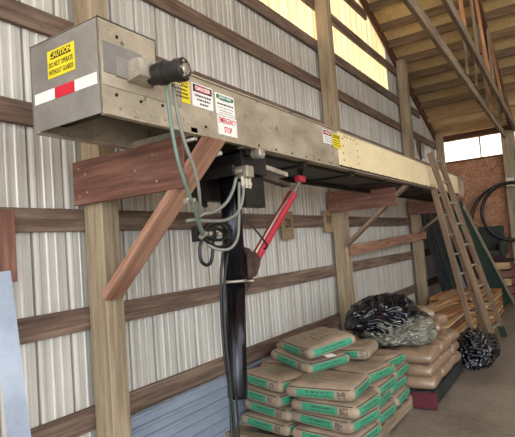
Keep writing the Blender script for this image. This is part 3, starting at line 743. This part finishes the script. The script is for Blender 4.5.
# near stack: layers of planks running along the wall
idx = 0
for k in range(7):
    for i in range(5):
        x = .38+i*.17; j0 = rng.uniform(-.12, .12); dx = rng.uniform(-.03, .03)
        if k == 6 and i in (0,): continue
        y0 = 6.45+j0-.10*(4-i)*.0; y1 = 8.35+rng.uniform(-.2, .2)
        plank(x, x+dx, y0, y1, .03+.058*k, .145, .036, rng.choice(['tan', 'orange', 'tan', 'redwood']) if k < 6 else rng.choice(['tan', 'orange']),
              'plank of the near lumber stack, %s layer, %s place from the wall' % (('bottom', 'second', 'third', 'fourth', 'fifth', 'sixth', 'top')[k], ('first', 'second', 'third', 'fourth', 'fifth')[i]), 'planks in the near lumber stack')
for i, (x0, y0, x1, y1, z, m) in enumerate(((.22, 6.10, .70, 8.1, .425, 'tan'), (.52, 6.30, .80, 8.3, .43, 'tan'), (.72, 6.25, 1.02, 8.2, .43, 'orange'), (.90, 6.15, 1.10, 7.9, .445, 'orange'), (.60, 6.5, .72, 8.4, .468, 'tan'))):
    plank(x0, x1, y0, y1, z, .14, .036, m, 'loose plank lying askew on the near lumber stack, %s from the wall' % ('first', 'second', 'fourth', 'fifth', 'third')[i], 'loose planks on the near lumber stack')
for k in range(6):
    for i in range(6):
        x = .40+i*.165
        plank(x, x+rng.uniform(-.01, .01), 8.75+rng.uniform(-.05, .05), 10.15+rng.uniform(-.08, .04), .05+.075*k, .15, .05, 'orange' if (i+k) % 3 else 'tan',
              'plank of the far lumber stack, %s layer, %s place from the wall' % (('bottom', 'second', 'third', 'fourth', 'fifth', 'top')[k], ('first', 'second', 'third', 'fourth', 'fifth', 'sixth')[i]), 'planks in the far lumber stack')

# ------------------------------------------------------------ ladders
def ladder(fl, fr, top_l, top_r, n, label, w_=.03, h_=.072, mat='ladder', pads=True):
    fl, fr, tl, tr = map(V, (fl, fr, top_l, top_r))
    t = thing('wooden_ladder', (fl+fr)/2, label, 'ladder')
    acr = (fr-fl).normalized()
    for a, b in ((fl, tl), (fr, tr)):
        upv = (b-a).cross(acr)
        rl = board('side_rail', a, b, w_, h_, M[mat], t, up=upv, bevel=.002)
        if pads:
            dd = (b-a).normalized()
            board('foot_pad', a+acr*0+dd*.0+upv.normalized()*0+V((.001, 0, 0)), a+dd*.16+V((.001, 0, 0)), w_+.014, h_+.014, M['greensheet'], rl, up=upv)
    for k in range(n):
        f_ = (k+.7)/n
        a, b = fl.lerp(tl, f_), fr.lerp(tr, f_)
        tube('rung', [a, b], .017, M['steel'], t, seg=8, smooth_n=1)
    return t
ladder((1.53, 7.25, .02), (1.57, 7.80, .02), (1.06, 6.62, 2.60), (1.07, 7.08, 2.60), 9, 'tall wooden ladder with dark foot pads leaning on the conveyor side')
ladder((1.34, 6.95, .02), (1.42, 7.36, .02), (1.07, 6.62, 2.12), (1.08, 7.02, 2.12), 8, 'shorter wooden ladder without foot pads, tucked behind the tall one', pads=False)
# ------------------------------------------------------------ leaning panels and channels
t = thing('green_panel', (1.2, 11.3, 0), 'long dark green panel with a pale edge leaning behind the ladders', 'panel')
board('panel_face', (1.24, 10.98, .03), (.78, 9.38, 2.02), .035, .26, M['greensheet'], t, up=(-1, -.8, 0))
board('pale_edge', (1.38, 11.05, .03), (.89, 9.47, 2.02), .05, .05, M['brass'], t, up=(-1, -.8, 0))
for i, (y, x, m) in enumerate(((9.75, .42, 'darksheet'), (9.98, .46, 'darksheet'), (10.2, .50, 'greensheet'), (10.45, .54, 'darksheet'), (10.7, .58, 'darksheet'), (10.95, .62, 'darksheet'))):
    tag(board('metal_channel', (x-.05, y, .45 if x > .3 else 0), (.12, y-.25, 2.12), .06, .20, M[m], up=(0, 1, 0)),
        'dark metal channel leaning against the wall behind the lumber, %s from the third post' % ('first', 'second', 'third', 'fourth', 'fifth', 'sixth')[i], 'channel', 'dark channels leaning behind the lumber')
tag(board('metal_strip', (.70, 9.95, .5), (.44, 9.35, 2.06), .03, .07, M['whitemetal'], up=(0, 1, 0)), 'pale blue white metal strip leaning just left of the ladders', 'strip')

# ------------------------------------------------------------ far wall corner
def coil(rad, rr, m, label, cx=1.52, cz=1.66, y=11.8):
    path = [(cx+rad*math.cos(a), y+.03*math.sin(a*3), cz+rad*math.sin(a)) for a in [k*2*math.pi/40 for k in range(41)]]
    return tag(tube('black_pipe_coil', path, rr, M['hoseblack'], seg=10, smooth_n=2), label, 'pipe', 'black pipe coils on the far wall')
coil(.88, .018, None, 'outermost thin black pipe coil on the far wall', cx=1.46, cz=1.64, y=11.72)
coil(.82, .018, None, 'thin black pipe coil just inside the outermost one on the far wall', cx=1.46, cz=1.69, y=11.76)
coil(.61, .036, None, 'thick inner black pipe coil on the far wall', cx=1.47, cz=1.89, y=11.70)
o = tag(link('junction_box', box_bm(.16, .08, .20, .01, c=(1.46, 11.80, 2.52)), M['brass']), 'small gray metal box on the far post above the coils', 'box')
t = thing('upholstered_chair', (1.0, 11.6, .86), 'dark green gray upholstered armchair with maroon cloth stacked on a crate by the far wall', 'chair')
def soft(name, c, s_, m, p, bev=.05, amp=.02):
    bm = box_bm(s_[0], s_[1], s_[2], bev, c=c)
    bmesh.ops.subdivide_edges(bm, edges=bm.edges[:], cuts=2, use_grid_fill=True)
    for v_ in bm.verts:
        q = v_.co; n_ = V((noise.noise(q*5), noise.noise(q*5+V((7, 0, 0))), noise.noise(q*5+V((0, 7, 0))))); v_.co = q+n_*amp*2
    return link(name, bm, M[m], p, None, True)
soft('backrest', (.98, 11.82, 1.34), (.52, .14, .56), 'cloth', t, .06, .02)
soft('seat', (.98, 11.58, 1.02), (.46, .50, .14), 'cloth', t, .04)
soft('armrest', (.74, 11.58, 1.14), (.10, .52, .32), 'cloth', t, .04); soft('armrest', (1.24, 11.58, 1.14), (.10, .52, .32), 'cloth', t, .04)
soft('seat_cover', (.98, 11.40, .93), (.58, .22, .13), 'purple', t, .04)
for sx_ in (.75, 1.22):
    for sy_ in (11.40, 11.80): link('leg', box_bm(.04, .04, .10, c=(sx_, sy_, .90)), M['header'], t)
t = thing('wooden_crate', (1.0, 11.6, 0), 'brown wooden crate under the armchair by the far wall', 'crate')
for k in range(5): board('slat', (.68, 11.30, .10+.17*k), (1.34, 11.30, .10+.17*k), .02, .14, M['redwood' if k % 2 else 'tan'], t)
for k in range(5): board('slat', (1.35, 11.32, .10+.17*k), (1.35, 11.90, .10+.17*k), .02, .14, M['redwood'], t)
board('crate_top', (.68, 11.60, .845), (1.36, 11.60, .845), .62, .02, M['redwood'], t)
for x in (.70, 1.33):
    board('corner_post', (x, 11.86, .0), (x, 11.86, .83), .04, .04, M['redwood'], t)
